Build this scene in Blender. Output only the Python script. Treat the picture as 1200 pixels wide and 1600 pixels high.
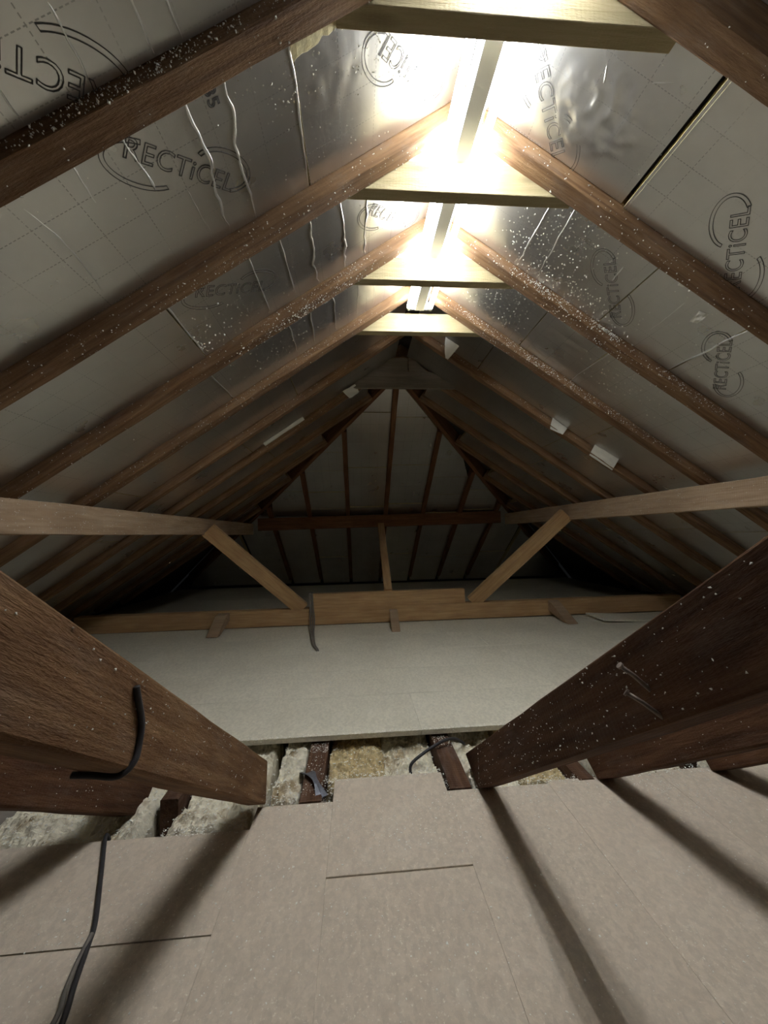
import bpy, bmesh, math, random
from mathutils import Vector, Matrix, noise
random.seed(7)
S = bpy.context.scene
for o in list(bpy.data.objects): bpy.data.objects.remove(o)
COL = S.collection

# ------------------------------------------------------------------ camera, world, exposure
CX, CZ = -0.3886, 0.9
yaw, pitch, roll, FPX = 0.0738, 0.0593, -0.0225, 585.3
fwd = Vector((math.sin(yaw)*math.cos(pitch), math.cos(yaw)*math.cos(pitch), math.sin(pitch)))
rt0 = Vector((math.cos(yaw), -math.sin(yaw), 0)); up0 = rt0.cross(fwd)
rt = math.cos(roll)*rt0 + math.sin(roll)*up0; upv = -math.sin(roll)*rt0 + math.cos(roll)*up0
cd = bpy.data.cameras.new('camera'); cam = bpy.data.objects.new('camera', cd); COL.objects.link(cam)
cd.sensor_fit = 'HORIZONTAL'; cd.sensor_width = 36.0; cd.lens = FPX/1200*36.0; cd.clip_start = 0.01; cd.clip_end = 100
cam.matrix_world = Matrix(((rt.x, upv.x, -fwd.x, CX), (rt.y, upv.y, -fwd.y, 0), (rt.z, upv.z, -fwd.z, CZ), (0, 0, 0, 1)))
S.camera = cam
W = bpy.data.worlds.new('world'); S.world = W; W.use_nodes = True
W.node_tree.nodes['Background'].inputs[0].default_value = (0.9, 0.95, 1, 1); W.node_tree.nodes['Background'].inputs[1].default_value = 0.002
S.view_settings.view_transform = 'Standard'; S.view_settings.look = 'None'; S.view_settings.gamma = 1.0
S.view_settings.use_curve_mapping = False; S.view_settings.exposure = 1.25
TUBE_STRENGTH = 29.0

# ------------------------------------------------------------------ geometry of the roof
H, T = 2.3204, 0.686                     # apex of the rafters' undersides, slope
TH = math.atan(T); CS, SN = math.cos(TH), math.sin(TH)
BW = 0.048                               # boards lie this far above the rafters' undersides
HIP = 3.25                               # where the ridge ends and the hip starts
RW = 0.0636
REAR = {'Z': 0.319, 'A': 0.770, 'B': 1.2196, 'C': 1.677, 'D': 2.124, 'E': 2.575, 'F': 3.027, 'G': 3.478, 'H': 3.93, 'I': 4.38, 'J': 4.83}
KEYS = list(REAR)
FZ = 0.04                                # top of the far floor

def frame(side):
    """matrix of a roof slope: local x = down the slope, z = inward normal"""
    if side == 'H':
        u = Vector((0, CS, -SN)); n = Vector((0, -SN, -CS)); o = Vector((0, HIP, H))
    else:
        u = Vector((side*CS, 0, -SN)); n = Vector((-side*SN, 0, -CS)); o = Vector((0, 0, H))
    y = n.cross(u)
    return Matrix(((u.x, y.x, n.x, o.x), (u.y, y.y, n.y, o.y), (u.z, y.z, n.z, o.z), (0, 0, 0, 1)))
FR = {-1: frame(-1), 1: frame(1), 'H': frame('H')}
# local y per unit of v (v = world Y on the slopes, world X on the hip)
VS = {s: (1 if (FR[s].to_3x3() @ Vector((0, 1, 0))).dot(Vector((0, 1, 0)) if s != 'H' else Vector((1, 0, 0))) > 0 else -1) for s in FR}

# ------------------------------------------------------------------ helpers
def link(name, me, mat=None, parent=None, mw=None, label=None, cat=None, group=None, kind=None):
    o = bpy.data.objects.new(name, me); COL.objects.link(o)
    if mat is not None and me is not None and not me.materials: me.materials.append(mat)
    if parent is not None: o.parent = parent
    if mw is not None: o.matrix_world = mw if parent is None else mw
    if label: o['label'] = label
    if cat: o['category'] = cat
    if group: o['group'] = group
    if kind: o['kind'] = kind
    return o

class MB:
    def __init__(s): s.v = []; s.f = []
    def add(s, vs, fs):
        k = len(s.v); s.v += [tuple(v) for v in vs]; s.f += [tuple(i+k for i in f) for f in fs]
    def box(s, x0, x1, y0, y1, z0, z1):
        s.add([(x0,y0,z0),(x1,y0,z0),(x1,y1,z0),(x0,y1,z0),(x0,y0,z1),(x1,y0,z1),(x1,y1,z1),(x0,y1,z1)],
              [(0,3,2,1),(4,5,6,7),(0,1,5,4),(1,2,6,5),(2,3,7,6),(3,0,4,7)])
    def loft(s, secs, cap=True):
        n = len(secs[0]); vs = [p for q in secs for p in q]; fs = []
        for i in range(len(secs)-1):
            for j in range(n):
                a, b = i*n+j, i*n+(j+1) % n
                fs.append((a, b, b+n, a+n))
        if cap: fs.append(tuple(range(n-1, -1, -1))); fs.append(tuple((len(secs)-1)*n+j for j in range(n)))
        s.add(vs, fs)
    def tube(s, pts, r, n=8, flat=1.0):
        pts = [Vector(p) for p in pts]; secs = []; prev = None
        for i, p in enumerate(pts):
            d = (pts[min(i+1, len(pts)-1)] - pts[max(i-1, 0)]).normalized()
            if prev is None:
                a = Vector((0, 0, 1)) if abs(d.z) < .9 else Vector((1, 0, 0)); x = d.cross(a).normalized()
            else: x = (prev - d*prev.dot(d)).normalized()
            prev = x; y = d.cross(x); rr = r[i] if isinstance(r, (list, tuple)) else r
            secs.append([p + x*math.cos(2*math.pi*k/n)*rr + y*math.sin(2*math.pi*k/n)*rr*flat for k in range(n)])
        s.loft(secs)
    def mesh(s, name, smooth=False, fix=True, bevel=0):
        me = bpy.data.meshes.new(name); me.from_pydata(s.v, [], s.f); me.update()
        if fix or bevel:
            bm = bmesh.new(); bm.from_mesh(me)
            if fix: bmesh.ops.recalc_face_normals(bm, faces=bm.faces)
            if bevel:
                es = [e for e in bm.edges if len(e.link_faces) == 2 and e.calc_face_angle(0) > .9]
                bmesh.ops.bevel(bm, geom=es, offset=bevel, segments=1, affect='EDGES')
            bm.to_mesh(me); bm.free()
        if smooth: me.polygons.foreach_set('use_smooth', [True]*len(me.polygons))
        return me

def spline(pts, n=8):
    pts = [Vector(p) for p in pts]; out = []
    for i in range(len(pts)-1):
        p0, p1, p2, p3 = pts[max(i-1, 0)], pts[i], pts[i+1], pts[min(i+2, len(pts)-1)]
        for k in range(n):
            t = k/n
            out.append(.5*((2*p1)+(p2-p0)*t+(2*p0-5*p1+4*p2-p3)*t*t+(3*p1-p0-3*p2+p3)*t**3))
    return out + [pts[-1]]

# ------------------------------------------------------------------ materials
def newmat(name):
    m = bpy.data.materials.new(name); m.use_nodes = True; nt = m.node_tree
    return m, nt, nt.nodes['Principled BSDF']
def nd(nt, t, **kw):
    n = nt.nodes.new(t)
    for k, v in kw.items():
        if k in n.inputs: n.inputs[k].default_value = v
        else: setattr(n, k, v)
    return n
def mth(nt, op, a, b=None, c=None):
    n = nt.nodes.new('ShaderNodeMath'); n.operation = op
    for i, q in enumerate((a, b, c)):
        if q is None: continue
        if isinstance(q, (int, float)): n.inputs[i].default_value = q
        else: nt.links.new(q, n.inputs[i])
    return n.outputs[0]
def ramp(nt, fac, stops):
    r = nt.nodes.new('ShaderNodeValToRGB'); el = r.color_ramp.elements
    while len(el) < len(stops): el.new(.5)
    for e, (p, c) in zip(el, stops): e.position = p; e.color = (*c, 1)
    nt.links.new(fac, r.inputs[0]); return r.outputs[0]
def mix(nt, fac, a, b, mode='MIX'):
    n = nt.nodes.new('ShaderNodeMix'); n.data_type = 'RGBA'; n.blend_type = mode
    for s, q in ((n.inputs[0], fac), (n.inputs[6], a), (n.inputs[7], b)):
        if isinstance(q, (int, float)): s.default_value = q
        elif isinstance(q, tuple): s.default_value = (*q, 1)
        else: nt.links.new(q, s)
    return n.outputs[2]
def coords(nt, scale=(1, 1, 1), rnd=True):
    tc = nt.nodes.new('ShaderNodeTexCoord'); v = tc.outputs['Object']
    if rnd:
        oi = nt.nodes.new('ShaderNodeObjectInfo'); a = nt.nodes.new('ShaderNodeVectorMath'); a.operation = 'MULTIPLY_ADD'
        c = nt.nodes.new('ShaderNodeCombineXYZ')
        for i in range(3): nt.links.new(oi.outputs['Random'], c.inputs[i])
        nt.links.new(c.outputs[0], a.inputs[0]); a.inputs[1].default_value = (37, 53, 71); nt.links.new(v, a.inputs[2]); v = a.outputs[0]
    mp = nt.nodes.new('ShaderNodeMapping'); mp.inputs['Scale'].default_value = scale; nt.links.new(v, mp.inputs[0])
    return mp.outputs[0]
def noisen(nt, vec, scale, detail=4, rough=.55, dist=0):
    n = nd(nt, 'ShaderNodeTexNoise', Scale=scale, Detail=detail, Roughness=rough, Distortion=dist); nt.links.new(vec, n.inputs['Vector']); return n.outputs['Fac']

def wood(name, dark, mid, light, saw=.35, dust=.25, rough=.85, knots=False):
    m, nt, b = newmat(name)
    g = noisen(nt, coords(nt, (1.6, 26, 26)), 2.2, 6, .6, .5)
    c = ramp(nt, g, [(.25, dark), (.5, mid), (.78, light)])
    blot = noisen(nt, coords(nt, (2.0, 5, 5)), 1.6, 4)
    c = mix(nt, mth(nt, 'MULTIPLY', ramp(nt, blot, [(.42, (0, 0, 0)), (.7, (1, 1, 1))]), .55), c, dark)
    if dust:
        dn = noisen(nt, coords(nt, (3, 8, 8)), 2.5, 5, .7)
        c = mix(nt, mth(nt, 'MULTIPLY', ramp(nt, dn, [(.5, (0, 0, 0)), (.75, (1, 1, 1))]), dust), c, tuple(.35*x+.17 for x in light))
    if knots:
        vo = nd(nt, 'ShaderNodeTexVoronoi', Scale=1.0); nt.links.new(coords(nt, (3.2, 12, 12)), vo.inputs['Vector'])
        c = mix(nt, mth(nt, 'MULTIPLY', ramp(nt, vo.outputs['Distance'], [(.05, (1, 1, 1)), (.22, (0, 0, 0))]), .6), c, tuple(x*.45 for x in mid))
    nt.links.new(c, b.inputs['Base Color']); b.inputs['Roughness'].default_value = rough
    b.inputs['Specular IOR Level'].default_value = .25
    wv = nd(nt, 'ShaderNodeTexWave', Scale=28.0, Distortion=3.0, Detail=2.0); wv.bands_direction = 'X'
    nt.links.new(coords(nt, (1, .6, .6)), wv.inputs['Vector'])
    hgt = mth(nt, 'ADD', mth(nt, 'MULTIPLY', wv.outputs['Fac'], saw), mth(nt, 'MULTIPLY', noisen(nt, coords(nt, (7, 45, 45)), 3, 5, .7), 1.1))
    bp = nd(nt, 'ShaderNodeBump', Strength=.8, Distance=.005); nt.links.new(hgt, bp.inputs['Height']); nt.links.new(bp.outputs[0], b.inputs['Normal'])
    return m

M_RAFTER = wood('old_rafter_wood', (.12, .064, .032), (.25, .145, .072), (.38, .24, .13), saw=.03, dust=.3)
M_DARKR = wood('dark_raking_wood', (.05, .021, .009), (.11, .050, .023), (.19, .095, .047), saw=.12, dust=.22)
M_RAKE = wood('rough_raking_wood', (.11, .052, .022), (.23, .125, .060), (.36, .22, .11), saw=.16, dust=.2)
M_PURLIN = wood('purlin_wood', (.28, .185, .11), (.40, .28, .175), (.52, .39, .26), saw=.2, dust=.35)
M_TIE = wood('tie_wood', (.36, .215, .10), (.54, .345, .17), (.66, .45, .25), saw=.2, dust=.2)
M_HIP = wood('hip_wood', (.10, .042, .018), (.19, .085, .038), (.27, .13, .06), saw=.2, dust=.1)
M_PINE = wood('new_pine', (.40, .335, .19), (.48, .41, .24), (.56, .49, .31), saw=.05, dust=0, rough=.6, knots=True)
M_GREYW = wood('grey_board', (.16, .135, .10), (.22, .185, .14), (.30, .26, .20), saw=.1, dust=.2)
M_JOIST = wood('joist_wood', (.06, .03, .016), (.12, .06, .034), (.20, .11, .06), saw=.2, dust=.35)

def foil_mat():
    m, nt, b = newmat('foil_facing')
    tc = nt.nodes.new('ShaderNodeTexCoord'); sp = nt.nodes.new('ShaderNodeSeparateXYZ'); nt.links.new(tc.outputs['Object'], sp.inputs[0])
    x, y = sp.outputs[0], sp.outputs[1]
    def dashes(a, pitch, off, bb):
        d = mth(nt, 'ABSOLUTE', mth(nt, 'SUBTRACT', mth(nt, 'FRACT', mth(nt, 'MULTIPLY_ADD', a, 1/pitch, off+50)), .5))
        l = mth(nt, 'LESS_THAN', d, .0011/pitch)
        return mth(nt, 'MULTIPLY', l, mth(nt, 'LESS_THAN', mth(nt, 'FRACT', mth(nt, 'MULTIPLY_ADD', bb, 1/.011, 200)), .62))
    ink = mth(nt, 'MAXIMUM', dashes(x, .122, .65, y), dashes(y, .092, .0, x))
    fade = ramp(nt, noisen(nt, coords(nt), 3.0, 2), [(.42, (.0,)*3), (.58, (1,)*3)])
    ink = mth(nt, 'MULTIPLY', ink, mth(nt, 'MULTIPLY_ADD', fade, .42, .10))
    cl = noisen(nt, coords(nt), 2.3, 5, .6)
    c = ramp(nt, cl, [(.3, (.60, .585, .56)), (.7, (.72, .71, .69))])
    fl = nd(nt, 'ShaderNodeTexNoise', Scale=420.0, Detail=1.0); nt.links.new(coords(nt, (1, .06, 1)), fl.inputs['Vector'])
    c = mix(nt, ink, c, (.05, .05, .05)); nt.links.new(c, b.inputs['Base Color'])
    nt.links.new(mth(nt, 'MULTIPLY_ADD', ink, -.7, .94), b.inputs['Metallic'])
    nt.links.new(ramp(nt, noisen(nt, coords(nt), 5.0, 4), [(.3, (.27,)*3), (.72, (.34,)*3)]), b.inputs['Roughness'])
    hgt = mth(nt, 'ADD', mth(nt, 'MULTIPLY', noisen(nt, coords(nt, (1, .35, 1)), 16, 3), .8), mth(nt, 'MULTIPLY', fl.outputs['Fac'], .10))
    bp = nd(nt, 'ShaderNodeBump', Strength=.14, Distance=.004); nt.links.new(hgt, bp.inputs['Height']); nt.links.new(bp.outputs[0], b.inputs['Normal'])
    return m
M_FOIL = foil_mat()
def plain(name, col, rough=.8, metal=0, nscale=20, var=.25, bump=.3, dist=.004, spec=.3):
    m, nt, b = newmat(name)
    n = noisen(nt, coords(nt), nscale, 5, .65)
    c = ramp(nt, n, [(.3, tuple(x*(1-var) for x in col)), (.7, tuple(min(1, x*(1+var)) for x in col))])
    nt.links.new(c, b.inputs['Base Color']); b.inputs['Roughness'].default_value = rough; b.inputs['Metallic'].default_value = metal
    b.inputs['Specular IOR Level'].default_value = spec
    if bump:
        bp = nd(nt, 'ShaderNodeBump', Strength=bump, Distance=dist); nt.links.new(n, bp.inputs['Height']); nt.links.new(bp.outputs[0], b.inputs['Normal'])
    return m
M_CREASE = plain('foil_crease', (.86, .86, .85), .28, .85, 60, .08, .1)
M_INK = plain('print_ink', (.085, .08, .075), .6, 0, 40, .1, 0)
M_PIR = plain('cut_foam', (.62, .55, .32), .9, 0, 60, .2, .4)
M_CRUMB = plain('foam_crumb', (.92, .89, .81), .9, 0, 200, .12, 0)
M_HEAP = plain('loose_foam', (.88, .82, .66), .95, 0, 90, .12, .6, .01)
nt = M_HEAP.node_tree; b = nt.nodes['Principled BSDF']; src = b.inputs['Base Color'].links[0].from_socket
nt.links.new(mix(nt, ramp(nt, noisen(nt, coords(nt), 11, 4, .6), [(.52, (0,)*3), (.66, (.85,)*3)]), src, (.42, .31, .16)), b.inputs['Base Color'])
M_WOOL = plain('brown_wool', (.62, .50, .28), .95, 0, 50, .35, .6, .01)
M_PAPER = plain('white_scrap', (.80, .79, .72), .7, 0, 14, .06, .2)
M_DECK = plain('roof_felt', (.05, .045, .04), .9, 0, 8, .3, .1)
M_PLASTER = plain('plasterboard', (.33, .29, .25), .9, 0, 8, .2, .1)
M_CABLE = plain('black_cable', (.045, .043, .045), .5, 0, 30, .3, .1)
M_GCABLE = plain('grey_cable', (.20, .18, .155), .55, 0, 30, .2, .1)
M_STEEL = plain('nail_steel', (.30, .24, .20), .5, .6, 60, .3, .2)
M_LAMPW = plain('lamp_white', (.80, .83, .86), .35, .15, 5, .03, 0)
M_LAMPG = plain('lamp_grey', (.35, .35, .36), .5, 0, 5, .05, 0)
M_PLASTIC = plain('grey_foil_scrap', (.20, .21, .24), .4, .5, 20, .3, .5, .01)
def chip(name, a, bcol, speck, sp_amt):
    m, nt, b = newmat(name)
    big = noisen(nt, coords(nt), 1.7, 5, .6); fine = noisen(nt, coords(nt), 75, 3, .7)
    c = ramp(nt, big, [(.3, a), (.7, bcol)])
    c = mix(nt, mth(nt, 'MULTIPLY', ramp(nt, fine, [(.40, (0,)*3), (.62, (1,)*3)]), .22), c, tuple(x*.55 for x in a))
    dust = noisen(nt, coords(nt), 130, 4, .75); dmask = ramp(nt, noisen(nt, coords(nt), 2.6, 4), [(.38, (.25,)*3), (.66, (1,)*3)])
    dd = mth(nt, 'MULTIPLY', ramp(nt, dust, [(.58, (0,)*3), (.68, (1,)*3)]), mth(nt, 'MULTIPLY', dmask, sp_amt))
    c = mix(nt, dd, c, speck)
    pt = mth(nt, 'MULTIPLY', ramp(nt, noisen(nt, coords(nt), 3.7, 6, .7, .6), [(.56, (0,)*3), (.74, (1,)*3)]), .38)
    c = mix(nt, pt, c, speck)
    flk = nd(nt, 'ShaderNodeTexVoronoi', Scale=95.0); nt.links.new(coords(nt, (1, .6, 1)), flk.inputs['Vector'])
    c = mix(nt, mth(nt, 'MULTIPLY', ramp(nt, flk.outputs['Color'], [(.35, (1,)*3), (.6, (0,)*3)]), .16), c, tuple(x*.5 for x in a))
    nt.links.new(c, b.inputs['Base Color']); b.inputs['Roughness'].default_value = .9
    b.inputs['Specular IOR Level'].default_value = .2
    bp = nd(nt, 'ShaderNodeBump', Strength=.25, Distance=.002); nt.links.new(fine, bp.inputs['Height']); nt.links.new(bp.outputs[0], b.inputs['Normal'])
    return m
M_CHIP = chip('chipboard', (.65, .555, .44), (.73, .63, .505), (.90, .84, .71), 1.0)
M_CHIPF = chip('dusty_chipboard', (.68, .64, .515), (.81, .765, .625), (.86, .82, .70), .7)
m, nt, b = newmat('tube_glow'); b.inputs['Base Color'].default_value = (1, 1, 1, 1)
b.inputs['Emission Color'].default_value = (.93, .97, 1, 1); b.inputs['Emission Strength'].default_value = TUBE_STRENGTH; M_GLOW = m

# ------------------------------------------------------------------ setting: ceiling, floor, added end wall
ceiling = link('ceiling', None, label='pitched and hipped attic roof lined with foil faced insulation boards', kind='structure')
def deck():
    w0, w1 = .125, .15; mb = MB(); ue = 4.46
    for s in (-1, 1):
        fr = FR[s]
        def P(u, Y, w): return fr @ Vector((u, VS[s]*Y, -w))
        for (q) in [[(0, -1.35), (0, HIP), (ue, HIP+ue*CS), (ue, -1.35)]]:
            a = [P(u-(T*w0 if u == 0 else 0), Y, w0) for u, Y in q]; c = [P(u-(T*w1 if u == 0 else 0), Y, w1) for u, Y in q]
            mb.loft([a, c])
    fr = FR['H']
    q = [(0, 0), (ue, -ue*CS), (ue, ue*CS)]
    mb.loft([[fr @ Vector((u-.05, v, -w0)) for u, v in q], [fr @ Vector((u-.05, v, -w1)) for u, v in q]])
    return mb.mesh('roof_deck')
link('roof_deck', deck(), M_DECK, ceiling)

def wdisp(s, u, v, crump=None):
    k = {-1: 3.1, 1: 17.7, 'H': 31.0}[s]
    d = .0020*noise.noise((u*3+k, v*4, k)) + .0005*noise.noise((u*14, v*8+k, 2*k))
    if crump:
        cu, cv, ru, rv, amp = crump
        q = max(0, 1-((u-cu)/ru)**2-((v-cv)/rv)**2)
        if q > 0:
            n1 = 1-abs(noise.noise((u*17, v*17, 5.0)))*2.2; n2 = 1-abs(noise.noise((u*38, v*38, 9.0)))*2.2
            d += amp*q**.6*(max(0, n1)**2*.8 + max(0, n2)**2*.45)
    return d
BOARDS = []
def board(s, u0, u1, v0, v1, w=0.0, step=.03, crump=None, clip=None, name='insulation_board', thick=.07):
    """one foil faced board of slope s; clip(u) gives the v range of a board cut along the hip"""
    nu = max(1, int(round((u1-u0)/step))); nv = max(1, int(round((v1-v0)/step)))
    mb = MB(); vs = []; sg = VS[s]
    for i in range(nu+1):
        u = u0+(u1-u0)*i/nu; a, c = (v0, v1) if clip is None else clip(u)
        for j in range(nv+1):
            v = a+(c-a)*j/nv
            vs.append((u, sg*v, w+wdisp(s, u, v, crump)))
    fs = [(i*(nv+1)+j, i*(nv+1)+j+1, (i+1)*(nv+1)+j+1, (i+1)*(nv+1)+j) for i in range(nu) for j in range(nv)]
    if sg > 0: fs = [f[::-1] for f in fs]
    nt_ = len(fs); mb.add(vs, fs)
    per = [i*(nv+1) for i in range(nu+1)] + [nu*(nv+1)+j for j in range(1, nv+1)] + [i*(nv+1)+nv for i in range(nu-1, -1, -1)] + [j for j in range(nv-1, 0, -1)]
    top = [Vector(vs[i]) for i in per]; bot = [Vector((p.x, p.y, w-thick)) for p in top]; n = len(per)
    f2 = [(k, (k+1) % n, n+(k+1) % n, n+k) for k in range(n)] + [tuple(range(2*n-1, n-1, -1))]
    if sg > 0: f2 = [f[::-1] for f in f2]
    mb.add(top+bot, f2)
    me = mb.mesh(name, fix=False)
    me.materials.append(M_FOIL); me.materials.append(M_PIR)
    for k, p in enumerate(me.polygons):
        if k < nt_: p.use_smooth = True
        else: p.material_index = 1
    me.flip_normals()
    fm = Matrix.Translation(FR[s].to_3x3() @ Vector((0, 0, -BW))) @ FR[s]
    o = link(name, me, None, ceiling); o.matrix_world = fm
    BOARDS.append((s, u0, u1, v0, v1, o)); return o
def on_board(s, u, v):
    for q in BOARDS:
        if q[0] == s and q[1]-.002 <= u <= q[2]+.002 and q[3]-.04 <= v <= q[4]+.04: return q[5]
    return ceiling

UE = 4.03
bays = list(zip(KEYS[:-1], KEYS[1:]))
JOINTS = {(-1, 'A'): [.595, 1.79, 2.99], (-1, 'B'): [1.203, 2.4, 3.5], (-1, 'C'): [1.239, 2.44], (-1, 'Z'): [1.6, 2.8], (-1, 'D'): [.9, 2.1, 3.3],
          (1, 'A'): [.627, 1.82, 3.0], (1, 'B'): [.875, 1.281, 2.48], (1, 'C'): [.666, 1.03, 2.2], (1, 'Z'): [1.3, 2.5], (1, 'D'): [.55, 1.45, 2.65]}
for s in (-1, 1):
    board(s, .02, 2.0, -1.3, REAR['Z']-RW-.004, step=.3); board(s, 2.004, UE, -1.3, REAR['Z']-RW-.004, step=.3)  # unseen boards behind the camera, added so light bounces
    for a, c in bays:
        v0, v1 = REAR[a]+.003, REAR[c]-RW-.003
        js = JOINTS.get((s, a), [1.3+.3*random.random(), 2.6])
        us = [.02 if v1 < HIP else (max(0, v1-HIP)/CS+.09)] + js + [UE]
        us = [u for k, u in enumerate(us) if k == 0 or u > us[0]+.1]
        fine = a in 'ZABC'
        for k in range(len(us)-1):
            gap = .012 if (s, a, k) == (1, 'A', 0) else .0025
            w = 0
            if s == 1 and a == 'Z': w = -.05
            if s == -1 and a == 'Z': w = .016
            if (s, a, k) == (1, 'A', 1): w = .009
            if (s, a, k) == (-1, 'B', 1): w = .006
            cr = None; st = .03 if fine and us[k] < 2 else .2
            if (s, a, k) == (1, 'A', 0): cr = (.40, .98, .15, .13, .007); st = .009
            if (s, a, k) == (-1, 'A', 0): cr = (.50, .90, .12, .09, .004); st = .012
            if (s, a, k) == (1, 'C', 1): cr = (.83, 1.9, .18, .16, .004); st = .014
            board(s, us[k]+gap, us[k+1]-gap, v0, v1, w=w, step=st, crump=cr)
# hip boards
hx = [-3.2, -2.0, -1.5, -1.0, -.5, 0, .5, 1.0, 1.5, 2.0, 3.2]
for a, c in zip(hx[:-1], hx[1:]):
    v0, v1 = a+.027, c-.027
    lim = max(abs(v0), abs(v1)); ust = min(abs(v0), abs(v1))/CS+.07
    ts = [ust]; k = 0
    while ts[-1] < UE-.3:
        ts.append(ts[-1]+(.26+.16*random.random() if ts[-1] < 2.2 else .9)); k += 1
    ts[-1] = UE
    for u0, u1 in zip(ts[:-1], ts[1:]):
        cl = (lambda u, v0=v0, v1=v1: (max(v0, -(u-.07)*CS), min(v1, (u-.07)*CS)) if (max(v0, -(u-.07)*CS) < min(v1, (u-.07)*CS)) else ((v0, v0+.002) if v0 > 0 else (v1-.002, v1)))
        board('H', u0+.003, u1-.003, v0, v1, step=.2, clip=cl, w=random.uniform(-.012, .004))

# floor: plasterboard of the rooms below, boards on top
mb = MB(); mb.box(-3.7, 3.7, -1.35, 6.6, -.16, -.135)
floor = link('floor', mb.mesh('floor'), M_PLASTER, kind='structure', label='attic floor of chipboard sheets over plasterboard')
def fboard(x0, x1, y0, y1, zt, mat, th=.02):
    mb = MB(); mb.box(x0, x1, y0, y1, zt-th, zt); g = .001
    return link('floor_board', mb.mesh('floor_board', bevel=.0004), mat, floor)
G = .0005
NEAR = [(-3.3, -.735, -1.3, .932, 0), (-3.3, -.735, .9355, 1.24, 0), (-.7346, -.486, -1.3, 1.335, 0), (-.4857, -.0904, -1.3, 1.049, 0), (-.0900, .2766, -1.3, 1.347, 0),
        (.2770, .70, -1.3, 1.362, 0), (.7004, 3.3, -1.3, 1.372, 0)]
for q in NEAR: fboard(*q[:4], q[4], M_CHIP)
mb = MB(); mb.box(-.4855, -.0905, 1.0498, 1.445, -.014, .004)
ht = link('hatch_board', mb.mesh('hatch_board', bevel=.001), M_CHIP, label='square loose chipboard panel laid proud of the floor between the two joist ends', cat='board')
rows = [(1.683, 2.066, [-3.4, -1.9, -.12, 1.15, 3.4]), (2.068, 2.45, [-3.4, -2.2, -.56, .7, 2.0, 3.4]), (2.452, 2.83, [-3.4, -1.3, -.07, 1.2, 3.4]),
        (2.832, 3.25, [-3.4, -1.9, .6, 1.87, 3.4]), (3.252, 3.698, [-3.4, -.9, .3, 1.82, 3.4]), (3.81, 4.6, [-3.40, -1.1, 1.2, 3.40]), (4.602, 5.4, [-3.40, 0, 3.40]), (5.402, 6.655, [-3.40, -1, 3.40])]
for y0, y1, xs in rows:
    for a, c in zip(xs[:-1], xs[1:]): fboard(a+G, c-G, y0, y1, FZ, M_CHIPF, .022)
mb = MB(); mb.box(-3.6, 3.6, -1.40, -1.35, -.16, 2.6)
link('wall_back_bounce', mb.mesh('wall_back_bounce'), M_DECK, kind='structure', label='unseen dark end wall behind the camera, added to bounce light')  # unseen closing panel, added to bounce light back into the attic

# ------------------------------------------------------------------ beams
def beam_mesh(L, a, d, seg=.14, jit=.0016, cut0=0.0, cut1=0.0, bev=.003, seed=0):
    """length along x, width a along y (centred), depth d along z from 0; cut0 = lean of the end cut per unit of z"""
    n = max(1, int(L/seg)); mb = MB(); secs = []; rnd = random.Random(seed)
    for i in range(n+1):
        t = i/n; row = []
        for (yy, zz) in ((-a/2+bev, 0), (a/2-bev, 0), (a/2, bev), (a/2, d-bev), (a/2-bev, d), (-a/2+bev, d), (-a/2, d-bev), (-a/2, bev)):
            x0 = cut0*zz; x1 = L+cut1*zz; e = 0 if i in (0, n) else 1
            row.append((x0+(x1-x0)*t, yy+rnd.uniform(-jit, jit)*e, zz+rnd.uniform(-jit, jit)*e))
        secs.append(row)
    mb.loft(secs); return mb.mesh('beam')
def beam(name, p, q, a, d, zdir, mat, label, cat, group=None, cut0=0, cut1=0, seed=0, centre=True, jit=.0016, parent=None):
    """p to q along the middle of the face z=0 (or the axis if centre)"""
    p, q = Vector(p), Vector(q); x = (q-p).normalized(); z = Vector(zdir); z = (z-x*z.dot(x)).normalized(); y = z.cross(x)
    if centre: p = p-z*d/2
    mw = Matrix(((x.x, y.x, z.x, p.x), (x.y, y.y, z.y, p.y), (x.z, y.z, z.z, p.z), (0, 0, 0, 1)))
    me = beam_mesh(((q-p) if not centre else (q-(p+z*d/2))).length, a, d, cut0=cut0, cut1=cut1, seed=seed, jit=jit)
    return link(name, me, mat, parent, mw, label, cat, group)

ORD = ['first', 'second', 'third', 'fourth', 'fifth', 'sixth', 'seventh', 'eighth', 'ninth', 'tenth']
k = 0
for key in KEYS[1:]:
    yc = REAR[key]-RW/2
    for s in (-1, 1):
        u0 = 0 if yc < HIP else (yc-HIP)/CS+.03
        P = FR[s] @ Vector((u0, VS[s]*yc, 0)); Q = FR[s] @ Vector((3.9, VS[s]*yc, 0))
        i = KEYS.index(key)-1
        sd = 'left' if s < 0 else 'right'
        beam('rafter', P, Q, RW-(.012 if i > 3 else 0), .112, -(FR[s].to_3x3() @ Vector((0, 0, 1))), M_RAFTER,
             f'old brown rafter of the {sd} roof slope, {ORD[i]} one from the camera', 'rafter', f'rafters of the {sd} slope', cut0=-T if u0 == 0 else 0, seed=k, centre=False)
        k += 1
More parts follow.
